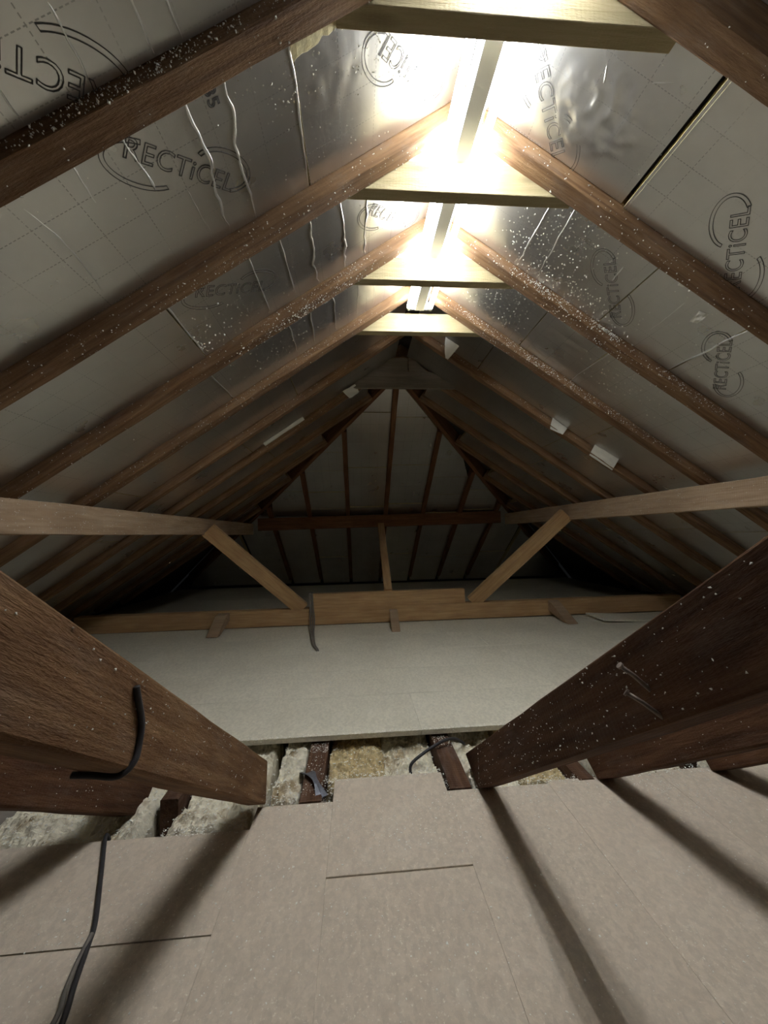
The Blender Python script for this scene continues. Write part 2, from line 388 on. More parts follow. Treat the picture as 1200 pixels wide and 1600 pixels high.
# hip and jack rafters
for s in (-1, 1):
    ue = 3.05; P = Vector((s*.02, HIP+.02, H-.02)); Q = Vector((s*ue, HIP+ue, H-T*ue-.02))
    sd = 'left' if s < 0 else 'right'
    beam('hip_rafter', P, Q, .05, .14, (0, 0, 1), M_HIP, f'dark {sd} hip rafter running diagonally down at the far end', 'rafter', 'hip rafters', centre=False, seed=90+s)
pos = {0: 'central', -.5: 'left inner', .5: 'right inner', -1.0: 'left middle', 1.0: 'right middle', -1.5: 'left outer', 1.5: 'right outer'}
for x, nm in pos.items():
    u0 = abs(x)/CS+.05; P = FR['H'] @ Vector((u0, VS['H']*x, .0)); Q = FR['H'] @ Vector((3.8, VS['H']*x, 0))
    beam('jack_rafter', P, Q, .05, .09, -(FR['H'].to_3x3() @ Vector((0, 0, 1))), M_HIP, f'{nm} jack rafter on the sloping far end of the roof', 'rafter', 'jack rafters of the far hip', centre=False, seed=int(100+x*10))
# ridge closing collar at the sixth rafters
CZ0 = 2.089
COLL = [('A', M_PINE, 'nearest'), ('B', M_PINE, 'second'), ('C', M_PINE, 'third'), ('D', M_PINE, 'fourth')]
def collar(yf, yr, z0, z1, mat, label, grp, slack=.0, name='collar_tie'):
    """board across the rafters, ends cut to the slope, on the rear part of the rafters' thickness"""
    mb = MB(); hb = (H+BW/CS-z0)/T-.006; htop = (H+BW/CS-z1)/T-.006
    zc = z0; a = [(-hb, yf, 0), (hb, yf, 0), (htop, yf, z1-z0), (-htop, yf, z1-z0)]; c = [(x, yr, z) for x, _, z in a]
    mb.loft([[(x, y-yf, z) for x, y, z in a], [(x, y-yf, z) for x, y, z in c]])
    return link(name, mb.mesh(name, bevel=.0015), mat, None, Matrix.Translation((0, yf, z0)), label, 'collar tie', grp)
for key, mt, nm in COLL:
    r = REAR[key]
    collar(r+.001, r+.047, CZ0, CZ0+.112, mt, {'nearest': 'pale new pine collar tie at the top edge, nearest the camera', 'second': 'pale pine collar tie, second below the glaring light',
           'third': 'pale pine collar tie, third one along the light fitting', 'fourth': 'small pale pine collar tie at the far end of the light'}[nm], 'new pine collar ties')
# dark collar board with boards closing the apex above it
r = REAR['F']-RW-.03
mb = MB(); mb.box(-.47, .44, 0, .026, 0, .135)
link('collar_board', mb.mesh('collar_board', bevel=.002), M_GREYW, None, Matrix.Translation((0, r, 2.072)), 'wide dusty grey board nailed across the rafters beyond the light', 'board')
mb = MB(); z0 = 2.19; z1 = 2.275
for x0, x1, w0, w1 in ((-.15, .055, -.30, .04),): pass
def apexboard(pts, y, label):
    mb = MB(); mb.loft([[(x, 0, z) for x, z in pts], [(x, .018, z) for x, z in pts]])
    link('apex_board', mb.mesh('apex_board', bevel=.001), M_GREYW, None, Matrix.Translation((0, y, 0)), label, 'board', 'boards closing the apex')
apexboard([(-.26, 2.209), (.05, 2.209), (.05, 2.325), (-.09, 2.325)], r+.004, 'left grey offcut closing the apex above the dusty collar board')
apexboard([(.056, 2.209), (.21, 2.209), (.09, 2.325), (.056, 2.325)], r+.004, 'right grey offcut closing the apex above the dusty collar board')

# purlins
PL, PR = -1.712, 1.613
beam('purlin', (PL-.05, -1.2, 1.001), (PL-.05, 4.93, 1.001), .1, .14, (0, 0, 1), M_PURLIN, 'pale dusty purlin under the left roof slope', 'purlin', 'side purlins', seed=201)
beam('purlin', (PR+.05, -1.2, 1.070), (PR+.05, 4.93, 1.070), .1, .145, (0, 0, 1), M_PURLIN, 'pale dusty purlin under the right roof slope', 'purlin', 'side purlins', seed=202)
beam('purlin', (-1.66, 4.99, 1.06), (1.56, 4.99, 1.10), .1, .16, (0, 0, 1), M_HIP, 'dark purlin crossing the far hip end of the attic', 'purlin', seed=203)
# truss at the far end of the boarded floor
TY = 3.70
beam('tie_beam', (-3.0, TY+.05, FZ+.078), (2.95, TY+.05, FZ+.085), .1, .155, (0, 0, 1), M_TIE, 'long brown tie beam lying across the far edge of the boarded floor', 'beam', seed=210)
beam('packing_timber', (-.835, TY+.055, .263), (.675, TY+.055, .270), .09, .135, (0, 0, 1), M_TIE, 'short brown timber stacked on the middle of the tie beam', 'timber', seed=211)
beam('truss_strut', (-.93, TY+.045, .195), (PL+.02, 3.40, .975), .055, .135, (0, -.3, 1), M_TIE, 'left raking strut from tie beam up to purlin', 'strut', 'raking struts', seed=212)
beam('truss_strut', (.76, TY+.045, .20), (PR-.02, 3.41, 1.05), .055, .135, (0, -.3, 1), M_TIE, 'right raking strut from tie beam up to purlin', 'strut', 'raking struts', seed=213)
beam('raking_post', (-.085, TY+.09, .33), (-.07, 4.93, 1.03), .08, .05, (0, -1, 0), M_TIE, 'thin central prop leaning back from the tie beam to the far purlin', 'post', seed=214)
# small blocks in front of the tie
def wedge(pts, x0, x1, mat, label, name='timber_block', cat='block', group=None, xl=0):
    mb = MB(); mb.loft([[(x0, y, z) for y, z in pts], [(x1, y+xl, z) for y, z in pts]])
    return link(name, mb.mesh(name, bevel=.003), mat, None, None, label, cat, group)
wedge([(3.695, .19), (3.60, .185), (3.38, .045), (3.44, .041), (3.695, .12)], -1.70, -1.60, M_PURLIN, 'slanting pale block against the left part of the tie beam')
wedge([(3.695, .20), (3.64, .19), (3.34, .043), (3.44, .041), (3.695, .10)], 1.52, 1.62, M_PURLIN, 'slanting brown block against the right part of the tie beam')
wedge([(3.60, .19), (3.53, .19), (3.33, .041), (3.40, .041)], -.095, -.02, M_PURLIN, 'small upright wood block in front of the middle of the tie beam')
# loose floor offcut on the right
mb = MB(); mb.box(0, .62, 0, .30, 0, .016)
link('floor_offcut', mb.mesh('floor_offcut', bevel=.001), M_CHIPF, None, Matrix.Translation((1.86, 3.33, FZ+.02)) @ Matrix.Rotation(.05, 4, 'Y') @ Matrix.Rotation(-.03, 4, 'Z') , 'loose pale board offcut lying by the tie beam behind the right rafter', 'board')

# raking rafters that come down past the camera
DT, DY, DH = .745, 1.345, .148
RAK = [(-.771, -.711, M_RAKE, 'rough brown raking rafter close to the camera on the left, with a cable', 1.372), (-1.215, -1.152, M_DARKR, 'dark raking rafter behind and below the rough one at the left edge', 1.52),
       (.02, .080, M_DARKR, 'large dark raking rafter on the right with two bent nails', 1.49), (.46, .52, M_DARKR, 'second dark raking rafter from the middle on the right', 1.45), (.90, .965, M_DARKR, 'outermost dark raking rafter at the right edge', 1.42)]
for i, (x0, x1, mt, lab, ye) in enumerate(RAK):
    xm = max(abs(x0), abs(x1)); ztop = H-T*xm-.03
    y_end = max(-1.25, 1.544-ztop/DT)
    L = math.hypot(1, DT)
    # local: x up the slope (towards -Y), build the section polygon in world YZ and loft across X
    yf = 1.42 if i == 1 else DY
    n = 26; mb = MB(); low = []; hi = []
    for k in range(n+1):
        t = k/n; yl = yf+(y_end-yf)*t; low.append((yl, DT*(DY-yl)))
        yh = ye+(y_end-ye)*t; hi.append((yh, DT*(DY-yh)+DH))
    rnd = random.Random(i); secs = []
    ang = math.atan(DT)
    for k in range(n+1):
        e = 0 if k in (0, n) else 1
        (yl, zl), (yh, zh) = low[k], hi[k]
        j = lambda: rnd.uniform(-.0015, .0015)*e
        if k == 0 and i != 1: zl = .001
        secs.append([(x0+.003, yl, zl+j()), (x1-.003, yl, zl+j()), (x1+j(), yl+.002, zl+.004), (x1+j(), yh, zh-.004), (x1-.003, yh, zh+j()), (x0+.003, yh, zh+j()), (x0+j(), yh, zh-.004), (x0+j(), yl+.002, zl+.004)])
    mb.loft(secs)
    org = Vector(((x0+x1)/2, DY, 0)); R3 = Matrix.Rotation(-math.pi/2, 3, 'Z') @ Matrix.Rotation(-ang, 3, 'Y')
    R3 = Matrix((( 0, 1, 0), (-math.cos(ang), 0, math.sin(ang)), (math.sin(ang), 0, math.cos(ang))))
    mw = Matrix.Translation(org) @ R3.to_4x4(); inv = mw.inverted()
    mb.v = [tuple(inv @ Vector(v)) for v in mb.v]
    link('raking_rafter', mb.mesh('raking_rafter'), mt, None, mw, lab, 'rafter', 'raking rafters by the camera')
# joists in the open strip of the floor
for x0, x1, lab in ((-.60, -.525, 'dark joist end in the floor gap, left of the loose panel'), (-.078, .0, 'dark joist end in the floor gap, right of the loose panel'), (-1.08, -1.02, 'dark joist under the left raking rafters in the floor gap'),
                    (.395, .452, 'dark joist in the floor gap beside the second raking rafter'), (.84, .895, 'dark joist in the floor gap beside the outermost raking rafter')):
    z = .017
    beam('joist', ((x0+x1)/2, 1.3375 if abs(x0) < .7 and x0 < -.3 else (1.35 if abs(x0) < .7 else 1.40), -.0655), ((x0+x1)/2, 3.6, -.0655), x1-x0, .139, (0, 0, 1), M_JOIST, lab, 'joist', 'joists in the floor gap', seed=int(300+x0*100))

# ------------------------------------------------------------------ lamp
lamp = bpy.data.objects.new('strip_light', None); COL.objects.link(lamp); lamp.location = (.002, 1.18, 2.2025)
lamp['label'] = 'twin tube fluorescent strip light running along the ridge'; lamp['category'] = 'light'
LY0, LY1 = .56, 2.105
def lpart(name, mb, mat, smooth=False, bevel=0, parent=None):
    o = link(name, mb.mesh(name, smooth=smooth, bevel=bevel), mat, parent or lamp); return o
mb = MB(); prof = [(-.034, .012), (-.026, .004), (.026, .004), (.034, .012), (.034, .055), (.022, .075), (-.022, .075), (-.034, .055)]
mb.loft([[(x, LY0-1.18, z) for x, z in prof], [(x, LY1-1.18, z) for x, z in prof]]); lpart('spine', mb, M_LAMPW, bevel=.001)
for s in (-1, 1):
    mb = MB(); mb.tube([(s*.062, LY0+.02-1.18, .016), (s*.062, LY1-.02-1.18, .016)], .0140, 16)
    tb = lpart('fluorescent_tube', mb, M_GLOW, True)
    for y in (LY0, LY1-.02):
        mb = MB(); mb.tube([(s*.062, y-1.18, .016), (s*.062, y+.02-1.18, .016)], .0145, 16); lpart('tube_cap', mb, M_LAMPG, False, 0, tb)
    for y in (LY0-.004, LY1-.012):
        mb = MB(); mb.box(min(s*.03, s*.07), max(s*.03, s*.07), y-1.18, y+.012-1.18, .004, .05); lpart('lamp_holder', mb, M_LAMPG, bevel=.002)

# ------------------------------------------------------------------ foil creases and printing on the boards
def surf(s, u, v, w=0):
    return Vector((u, VS[s]*v, wdisp(s, u, v)+w))
def crease(s, pts, r=.0028, wig=.006, seed=0, woff=0):
    rnd = random.Random(seed); q = spline([(u, v, 0) for u, v in pts], 9); out = []; rr = []
    for i, p in enumerate(q):
        wv = wig*noise.noise((p.y*26+seed*3.3, seed*1.7, 0)); u = p.x+wv
        out.append(surf(s, u, p.y, woff-.0008)); rr.append(r*(.55+.9*abs(noise.noise((p.y*19, seed*2.1, 4.)))) * min(1, .25+4*min(i, len(q)-1-i)/len(q)))
    mb = MB(); mb.tube(out, rr, 6)
    par = on_board(s, pts[0][0], pts[0][1])
    o = link('foil_crease', mb.mesh('foil_crease', smooth=True), M_CREASE, par)
    o.matrix_world = Matrix.Identity(4) if par is ceiling else par.matrix_world
    return o
CR = [(-1, [(1.032, .585), (1.031, .64), (1.039, .70)], .003, .016), (-1, [(.90, .60), (.905, .66), (.902, .70)], .003, .016), (-1, [(.848, .60), (.838, .70)], .0025, .016), (-1, [(1.181, .58), (1.179, .64), (1.181, .70)], .0025, .016),
      (-1, [(.878, .78), (.878, .862), (.874, .939), (.885, .986), (.897, 1.152)], .0042, 0), (-1, [(.78, .78), (.774, .872), (.796, .936), (.798, 1.003), (.80, 1.152)], .0042, 0),
      (-1, [(1.042, .79), (1.032, .87), (1.032, .935)], .003, 0), (-1, [(1.159, .80), (1.17, .894)], .002, 0), (-1, [(.600, .78), (.598, .919), (.602, 1.152)], .0032, 0),
      (-1, [(.62, 1.235), (.616, 1.373), (.627, 1.493), (.611, 1.608)], .004, 0), (-1, [(.489, 1.235), (.471, 1.444), (.481, 1.608)], .0045, 0), (-1, [(.361, 1.235), (.372, 1.524), (.366, 1.608)], .004, 0),
      (-1, [(.215, 1.235), (.213, 1.608)], .0016, 0), (-1, [(.743, 1.235), (.736, 1.575)], .003, 0), (-1, [(.872, 1.235), (.868, 1.588)], .003, 0),
      (-1, [(.553, 1.69), (.551, 2.05)], .004, 0), (-1, [(.686, 1.69), (.694, 2.05)], .004, 0), (-1, [(.806, 1.69), (.806, 2.05)], .003, 0), (-1, [(.40, 1.69), (.41, 2.05)], .0025, 0), (-1, [(.30, 1.69), (.30, 2.05)], .002, 0),
      (-1, [(1.30, .82), (1.29, .95), (1.31, 1.10)], .002, 0), (-1, [(.96, .95), (.95, 1.12)], .0016, 0), (-1, [(1.245, 1.70), (1.237, 2.05)], .003, 0), (-1, [(1.196, 1.24), (1.20, 1.60)], .0028, .004),
      (1, [(.409, 1.235), (.414, 1.576)], .0026, 0), (1, [(.495, 1.24), (.518, 1.56)], .0026, 0), (1, [(.78, 1.33), (.785, 1.41)], .0022, 0), (1, [(1.05, 1.30), (1.06, 1.50)], .0016, 0), (1, [(1.284, 1.24), (1.276, 1.605)], .0038, 0),
      (1, [(.33, .87), (.37, .945), (.36, 1.03), (.31, 1.10)], .0022, 0), (1, [(.36, .93), (.42, .905), (.53, .85)], .0022, 0), (1, [(.875, 1.24), (.871, 1.6)], .0016, 0), (1, [(1.038, 1.70), (1.03, 2.05)], .0022, 0)]
for i, (s, pts, r, wo) in enumerate(CR): crease(s, pts, r*1.45, .010 if r > .0035 else .005, i, wo)

# printed logo: outlined letters between two swooshes
def text_polys(body, size, extra=0):
    cu = bpy.data.curves.new('lettering', 'FONT'); cu.body = body; cu.size = size; cu.fill_mode = 'NONE'; cu.resolution_u = 4; cu.space_character = 1.06
    ob = bpy.data.objects.new('lettering', cu); COL.objects.link(ob)
    bpy.context.view_layer.update()
    me = bpy.data.meshes.new_from_object(ob.evaluated_get(bpy.context.evaluated_depsgraph_get()))
    vs = [v.co.copy() for v in me.vertices]; adj = {i: [] for i in range(len(vs))}
    for e in me.edges: a, c = e.vertices; adj[a].append(c); adj[c].append(a)
    seen = set(); loops = []
    for i in adj:
        if i in seen or not adj[i]: continue
        lp = [i]; seen.add(i); cur = i
        while True:
            nx = [k for k in adj[cur] if k not in seen]
            if not nx: break
            cur = nx[0]; seen.add(cur); lp.append(cur)
        loops.append([vs[k] for k in lp]+[vs[lp[0]]])
    bpy.data.objects.remove(ob); return loops
def arc(cx, cy, rx, ry, a0, a1, wd, n=26):
    out, inn = [], []
    for i in range(n+1):
        a = math.radians(a0+(a1-a0)*i/n); w = wd
        out.append(Vector((cx+rx*math.cos(a), cy+ry*math.sin(a), 0))); inn.append(Vector((cx+(rx-w)*math.cos(a), cy+(ry-w)*math.sin(a), 0)))
    return out+inn[::-1]+[out[0]]
LET = text_polys('RECTiCEL', .052)
xs = [p.x for l in LET for p in l]; sc = .285/(max(xs)-min(xs)); mnx = min(xs)
LET = [[Vector(((p.x-mnx)*sc, p.y*sc*1.02, 0)) for p in l] for l in LET]
LOGO = LET + [arc(.045, -.005, .095, .052, 100, 318, .010), arc(.245, .045, .085, .052, 160, -62, .010)]
D35 = text_polys('35', .040)
def logo(s, u, v, du, dv, loops, scale=1.0, r=.0009, name='printed_logo', woff=0, mir=False):
    """loops drawn with their baseline starting at (u, v) and running along (du, dv)"""
    b = Vector((du, VS[s]*dv, 0)).normalized(); up = Vector((0, 0, 1)).cross(b); mb = MB()
    par = on_board(s, u, v)
    for lp in loops:
        pts = []
        for p in lp:
            q = Vector((u, VS[s]*v, 0)) + b*p.x*scale + up*p.y*scale
            vv = VS[s]*q.y; pts.append(Vector((q.x, q.y, wdisp(s, q.x, vv)+.0006+woff)))
        for a, c in zip(pts[:-1], pts[1:]):
            if (c-a).length < 1e-5: continue
            d = (c-a).normalized(); n = Vector((0, 0, 1)).cross(d)*r; e = d*r*.6; z = Vector((0, 0, .0006))
            mb.add([a-e+n, a-e-n, c+e-n, c+e+n, a-e+n+z, a-e-n+z, c+e-n+z, c+e+n+z], [(0, 1, 2, 3), (4, 7, 6, 5), (0, 4, 5, 1), (1, 5, 6, 2), (2, 6, 7, 3), (3, 7, 4, 0)])
    o = link(name, mb.mesh(name, fix=True), M_INK, par, None, 'dark outlined lettering printed on the foil'); o.matrix_world = par.matrix_world if par is not ceiling else FR[s]
    return o
ZAU, ZAV = 1.011, .710
LG = [(-1, ZAU, ZAV, .71, -.70, .016), (-1, 1.057, .835, -.72, .69, 0), (-1, .12, 1.069, .71, -.70, 0), (-1, .36, 1.40, -.74, .66, 0), (-1, 1.10, 1.30, -.80, .52, 0),
      (1, .138, .972, .72, .69, 0), (1, 1.121, 1.154, -.72, -.69, .009), (1, 1.50, 1.52, -.72, -.69, 0), (1, .93, 1.52, -.7, -.7, 0)]
for s, u, v, du, dv, wo in LG: logo(s, u, v, du, dv, LOGO, woff=wo)
logo(-1, .828, .795, .02, 1, D35, 1.0, .0011, 'printed_number')
# exposed yellow foam along the torn edge by the first rafter
mb = MB(); rnd = random.Random(3); a = []; secs = []
for i in range(19):
    t = i/18; u = .33+.27*t; v0 = REAR['A']+.002; v1 = v0+.03+.035*t*(1 if i else .3)+rnd.uniform(-.006, .006)
    z = .001+.002*rnd.random()
    secs.append([(u, v0, -.002), (u, v1, -.002), (u, v1-.006, z), (u, v0, z+.004)])
mb.loft(secs); par = on_board(-1, .5, .85)
o = link('exposed_foam', mb.mesh('exposed_foam'), M_PIR, par, None, 'yellowish torn foam edge'); o.matrix_world = par.matrix_world
# pale sloping cut edge along the open joint of the right slope
par = on_board(1, .9, 1.0); mb = MB(); secs = []
for i in range(13):
    v = REAR['A']+.004+(REAR['B']-RW-REAR['A']-.008)*i/12; j = .0015*math.sin(i*2.3)
    secs.append([(.6395, VS[1]*v, .0105), (.628+j, VS[1]*v, -.016), (.628+j, VS[1]*v, -.05), (.6395, VS[1]*v, -.05)])
mb.loft(secs); o = link('cut_edge', mb.mesh('cut_edge'), M_PIR, par, None, 'pale cut edge of the board'); o.matrix_world = par.matrix_world
# ------------------------------------------------------------------ scraps stuck to the roof
def scrap(s, quad, w0, label, name='paper_scrap', curl=.02, mat=M_PAPER, th=.0015):
    """a thin bent sheet; quad = four (u, v, w) corners"""
    q = [Vector((u, VS[s]*v, w)) for u, v, w in quad]; n = 6; mb = MB(); top = []; bot = []
    for i in range(n+1):
        for j in range(n+1):
            a, c = i/n, j/n; p = q[0]*(1-a)*(1-c)+q[1]*a*(1-c)+q[2]*a*c+q[3]*(1-a)*c
            p = p+Vector((0, 0, curl*math.sin(math.pi*c)*.5+.003*noise.noise((a*3, c*3, w0*100)))); top.append(p); bot.append(p+Vector((0, 0, -th)))
    k = n+1; N = k*k
    fs = [(i*k+j, i*k+j+1, (i+1)*k+j+1, (i+1)*k+j) for i in range(n) for j in range(n)]
    per = [i for i in range(k)]+[i*k+n for i in range(1, k)]+[n*k+j for j in range(n-1, -1, -1)]+[i*k for i in range(n-1, 0, -1)]
    mb.add(top+bot, fs+[tuple(i+N for i in f[::-1]) for f in fs]+[(per[i], per[(i+1) % len(per)], per[(i+1) % len(per)]+N, per[i]+N) for i in range(len(per))])
    return link(name, mb.mesh(name, smooth=False), mat, None, FR[s], label, 'scrap')
eF = REAR['E']-RW
scrap(1, [(1.53, eF-.03, -.046), (1.72, eF-.05, -.046), (1.76, eF+.03, .006), (1.56, eF+.03, .006)], 1, 'larger white paper sheet hanging over the fifth right rafter')
scrap(1, [(1.18, eF-.02, -.045), (1.31, eF-.01, -.045), (1.31, eF+.005, .004), (1.22, eF+.03, .008)], 2, 'small curled white scrap on the fifth right rafter')
scrap(1, [(.25, eF-.10, -.045), (.36, eF-.10, -.045), (.34, eF+.02, .01), (.32, eF+.025, .01)], 3, 'white torn triangle near the ridge behind the fourth collar')
scrap(1, [(1.11, 1.30, -.0455), (1.145, 1.29, -.0455), (1.15, 1.345, -.0445), (1.125, 1.355, -.0445)], 4, 'small bright white fleck on the foil below the second right rafter', curl=.004)
scrap(1, [(.965, 1.235, -.0455), (.995, 1.235, -.0455), (.99, 1.262, -.044), (.972, 1.265, -.044)], 5, 'tiny bright white fleck tucked against the second right rafter', curl=.004)
scrap(-1, [(.44, 2.92, -.03), (.56, 2.90, -.03), (.52, 3.02, .012), (.43, 3.02, .012)], 6, 'pale foil scrap at the left end of the dusty collar board')
gF = REAR['F']-RW
scrap(-1, [(.93, gF-.05, -.044), (1.30, gF-.05, -.044), (1.30, gF-.01, -.03), (.93, gF-.008, -.03)], 7, 'pale foam bead along the sixth left rafter', 'foam_strip', .006)

# ------------------------------------------------------------------ cables, nails, scraps on the timbers
def cable(name, pts, r, mat, label, cat='cable', n=8, group=None, flat=1):
    mb = MB(); mb.tube(spline(pts, 6), r, n, flat); return link(name, mb.mesh(name, smooth=True), mat, None, None, label, cat, group)
xf = -.711
cable('cable', [(xf+.003, .577, .690), (xf+.004, .579, .674), (xf+.004, .590, .633), (xf+.004, .584, .606), (xf+.004, .572, .588), (xf-.010, .560, .577), (xf-.040, .552, .585), (xf-.063, .55, .588)], .0045, M_CABLE, 'short dark cable bent round the side of the rough left rafter')
fl = [(-1.165, 1.27, -.02), (-1.163, 1.25, .006), (-1.10, 1.135, .006), (-1.021, .991, .006), (-.999, .934, .006), (-.975, .861, .006), (-.95, .79, .006), (-.94, .70, .006), (-.95, .5, .006)]
cable('cable', fl, .0055, M_CABLE, 'black cable snaking over the chipboard at the lower left')
cable('cable', [(-1.003, .95, .012), (-.998, .90, .006), (-.985, .85, .0062), (-.968, .80, .006), (-.975, .72, .006), (-.99, .5, .006)], .005, M_GCABLE, 'second strand splitting from the black floor cable at the lower left')
cable('cable', [(-.19, 1.54, -.06), (-.18, 1.557, -.02), (-.06, 1.60, .025), (.01, 1.63, .022), (.055, 1.65, -.01), (.07, 1.69, -.04)], .006, M_CABLE, 'thin dark cable lying across the joist in the floor gap')
for i, dx in enumerate((-.013, 0, .013)):
    cable('cable', [(-.845+dx, TY+.10, .342), (-.842+dx, TY+.0, .342), (-.838+dx, TY-.013, .32), (-.832+dx*1.2, TY-.02, .20), (-.82+dx*1.5, TY-.08, .12), (-.79+dx, 3.35, .065), (-.745+dx*.6, 3.05, .05), (-.70+dx*.4, 2.90, .045), (-.695+dx*.3, 2.88, .02)], .0065, M_GCABLE,
          f'grey cable draped over the tie beam, {["left", "middle", "right"][i]} strand of three', group='cables over the tie beam')
NT1, NT2 = (-.012, .527, .702), (-.008, .522, .666)
for i, (b0, tip) in enumerate((((.02, .518, .673), NT1), ((.02, .500, .644), NT2))):
    b0, tip = Vector(b0), Vector(tip); d = (tip-b0).normalized()
    e = bpy.data.objects.new('nail', None); COL.objects.link(e); e.location = b0; e['label'] = ['upper bent nail sticking out of the large dark right rafter', 'lower bent nail sticking out of the large dark right rafter'][i]; e['category'] = 'nail'; e['group'] = 'nails in the right rafter'
    mb = MB(); mb.tube([Vector((0, 0, 0))-d*.01, (tip-b0)*.5+Vector((0, 0, .002)), tip-b0], .0032, 8); link('shank', mb.mesh('shank', smooth=True), M_STEEL, e)
    mb = MB(); mb.tube([tip-b0, tip-b0+d*.003], .0052, 10); link('head', mb.mesh('head'), M_STEEL, e)
# folded dark foil strip beside the left joist
mb = MB(); secs = []
for i in range(12):
    t = i/11; p = Vector((-.61+.085*t, 1.53-.17*t, -.02+.03*math.sin(t*3)+.012*t)); w = .016+.008*math.sin(t*7)
    secs.append([p+Vector((-w, 0, .006)), p+Vector((0, 0, -.003)), p+Vector((w, .004, .008)), p+Vector((0, 0, .004))])
mb.loft(secs); link('foil_strip', mb.mesh('foil_strip'), M_PLASTIC, None, None, 'folded dark grey foil strip lying beside the left joist end', 'scrap')
mb = MB(); secs = []
for i in range(16):
    t = i/15; p = Vector((.64+.20*t, 1.47+.02*math.sin(t*9), .012+.02*math.sin(t*6)**2)); w = .02+.012*math.sin(t*5+1)
    secs.append([p+Vector((0, -w, 0)), p+Vector((0, 0, -.004)), p+Vector((0, w, .01)), p+Vector((0, 0, .006+.01*math.sin(t*13)**2))])
mb.loft(secs); link('foil_strip', mb.mesh('foil_strip'), M_PLASTIC, None, None, 'crumpled blue grey foil strip in the gap at the right', 'scrap')

# ------------------------------------------------------------------ loose insulation in the floor gap
class Crumbs:
    def __init__(s, seed): s.mb = MB(); s.r = random.Random(seed)
    def put(s, p, size, n=Vector((0, 0, 1))):
        r = s.r; a = [size*r.uniform(.4, 1) for _ in range(6)]
        e1 = Vector((r.gauss(0, 1), r.gauss(0, 1), r.gauss(0, 1))).normalized(); e2 = e1.orthogonal().normalized(); e3 = e1.cross(e2); e1 = e1*r.uniform(.8, 1.7)
        if abs(n[2]-1) < .01:
            for e in (e1, e2, e3): e.z *= .3
        p = Vector(p)+Vector(n)*size*.15
        s.mb.add([p+e1*a[0], p-e1*a[1], p+e2*a[2], p-e2*a[3], p+e3*a[4], p-e3*a[5]], [(0, 2, 4), (2, 1, 4), (1, 3, 4), (3, 0, 4), (2, 0, 5), (1, 2, 5), (3, 1, 5), (0, 3, 5)])
    def done(s, label):
        return link('foam_crumbs', s.mb.mesh('foam_crumbs', fix=False), M_CRUMB, None, None, label, 'crumbs', None, 'stuff')
GAPC = Crumbs(15)
def heap(x0, x1, y0, y1, zb, zt, mat, label, seed, res=.008, rough=.03, slope=0):
    nx = max(4, int((x1-x0)/res)); ny = max(4, int((y1-y0)/res)); mb = MB(); vs = []
    for i in range(nx+1):
        for j in range(ny+1):
            a, c = i/nx, j/ny; x = x0+(x1-x0)*a; y = y0+(y1-y0)*c
            n = noise.noise((x*13, y*13, seed))*.6+noise.noise((x*34, y*34, seed+3))*.35+noise.noise((x*90, y*90, seed+7))*.25
            ed = min(1, 12*min(a, 1-a)+.6)*min(1, 12*min(c, 1-c)+.6)
            z = zb+(zt-zb)*ed*(.75+.25*noise.noise((x*6, y*6, seed+11)))+rough*n+slope*(c-.5)
            vs.append((x+.004*noise.noise((x*60, y*60, seed+20)), y+.004*noise.noise((x*60, y*60, seed+30)), min(.014 if y > 1.67 else .05, max(zb, z))))
    fs = [(i*(ny+1)+j, (i+1)*(ny+1)+j, (i+1)*(ny+1)+j+1, i*(ny+1)+j+1) for i in range(nx) for j in range(ny)]
    per = [j for j in range(ny+1)]+[i*(ny+1)+ny for i in range(1, nx+1)]+[nx*(ny+1)+j for j in range(ny-1, -1, -1)]+[i*(ny+1) for i in range(nx-1, 0, -1)]
    k = len(vs); n = len(per); vs += [(vs[i][0], vs[i][1], zb-.004) for i in per]
    fs += [(per[i], per[(i+1) % n], k+(i+1) % n, k+i) for i in range(n)]+[tuple(range(k+n-1, k-1, -1))]
    for _ in range(int((x1-x0)*(y1-y0)*9000)):
        q = vs[GAPC.r.randrange((nx+1)*(ny+1))]; GAPC.put((q[0]+GAPC.r.uniform(-.004, .004), q[1]+GAPC.r.uniform(-.004, .004), q[2]), .0015+.005*GAPC.r.random()**2)
    mb.add(vs, fs); me = mb.mesh('insulation_heap')
    return link('insulation_heap', me, mat, None, None, label, 'insulation', 'loose insulation in the floor gap')
ZB = -.128
heap(-.708, -.603, 1.338, 1.86, ZB, .03, M_HEAP, 'crumbly cream foam heap between rough left rafter and left joist end', 1., rough=.05)
heap(-1.01, -.745, 1.243, 1.86, ZB, .012, M_HEAP, 'crumbly cream foam heap under the rough left rafter', 2., rough=.042)
heap(-1.6, -1.10, 1.243, 1.86, ZB, .0, M_HEAP, 'foam heap in the gap at the far left', 9., rough=.042)
heap(-.52, -.29, 1.448, 1.86, ZB, .0, M_WOOL, 'brown fibrous wool lump in the gap behind the loose panel', 3., rough=.05)
heap(-.30, -.083, 1.448, 1.86, ZB, -.02, M_HEAP, 'cream and brown foam lump in the gap next to the right joist end', 4., rough=.05)
heap(.003, .20, 1.35, 1.86, ZB, .008, M_HEAP, 'cream foam heap at the foot of the large dark rafter', 5., rough=.05)
heap(.205, .39, 1.366, 1.86, ZB, .018, M_WOOL, 'yellow brown wool between the first two right rafters', 6., rough=.04)
heap(.525, .835, 1.375, 1.86, ZB, .012, M_HEAP, 'pale foam heap between the second and outermost right rafters', 7., rough=.042)
heap(.97, 1.6, 1.375, 1.86, ZB, .0, M_HEAP, 'pale foam heap beyond the outermost right rafter', 8., rough=.042)

GAPC.done('loose pale foam crumbs on the insulation in the floor gap')

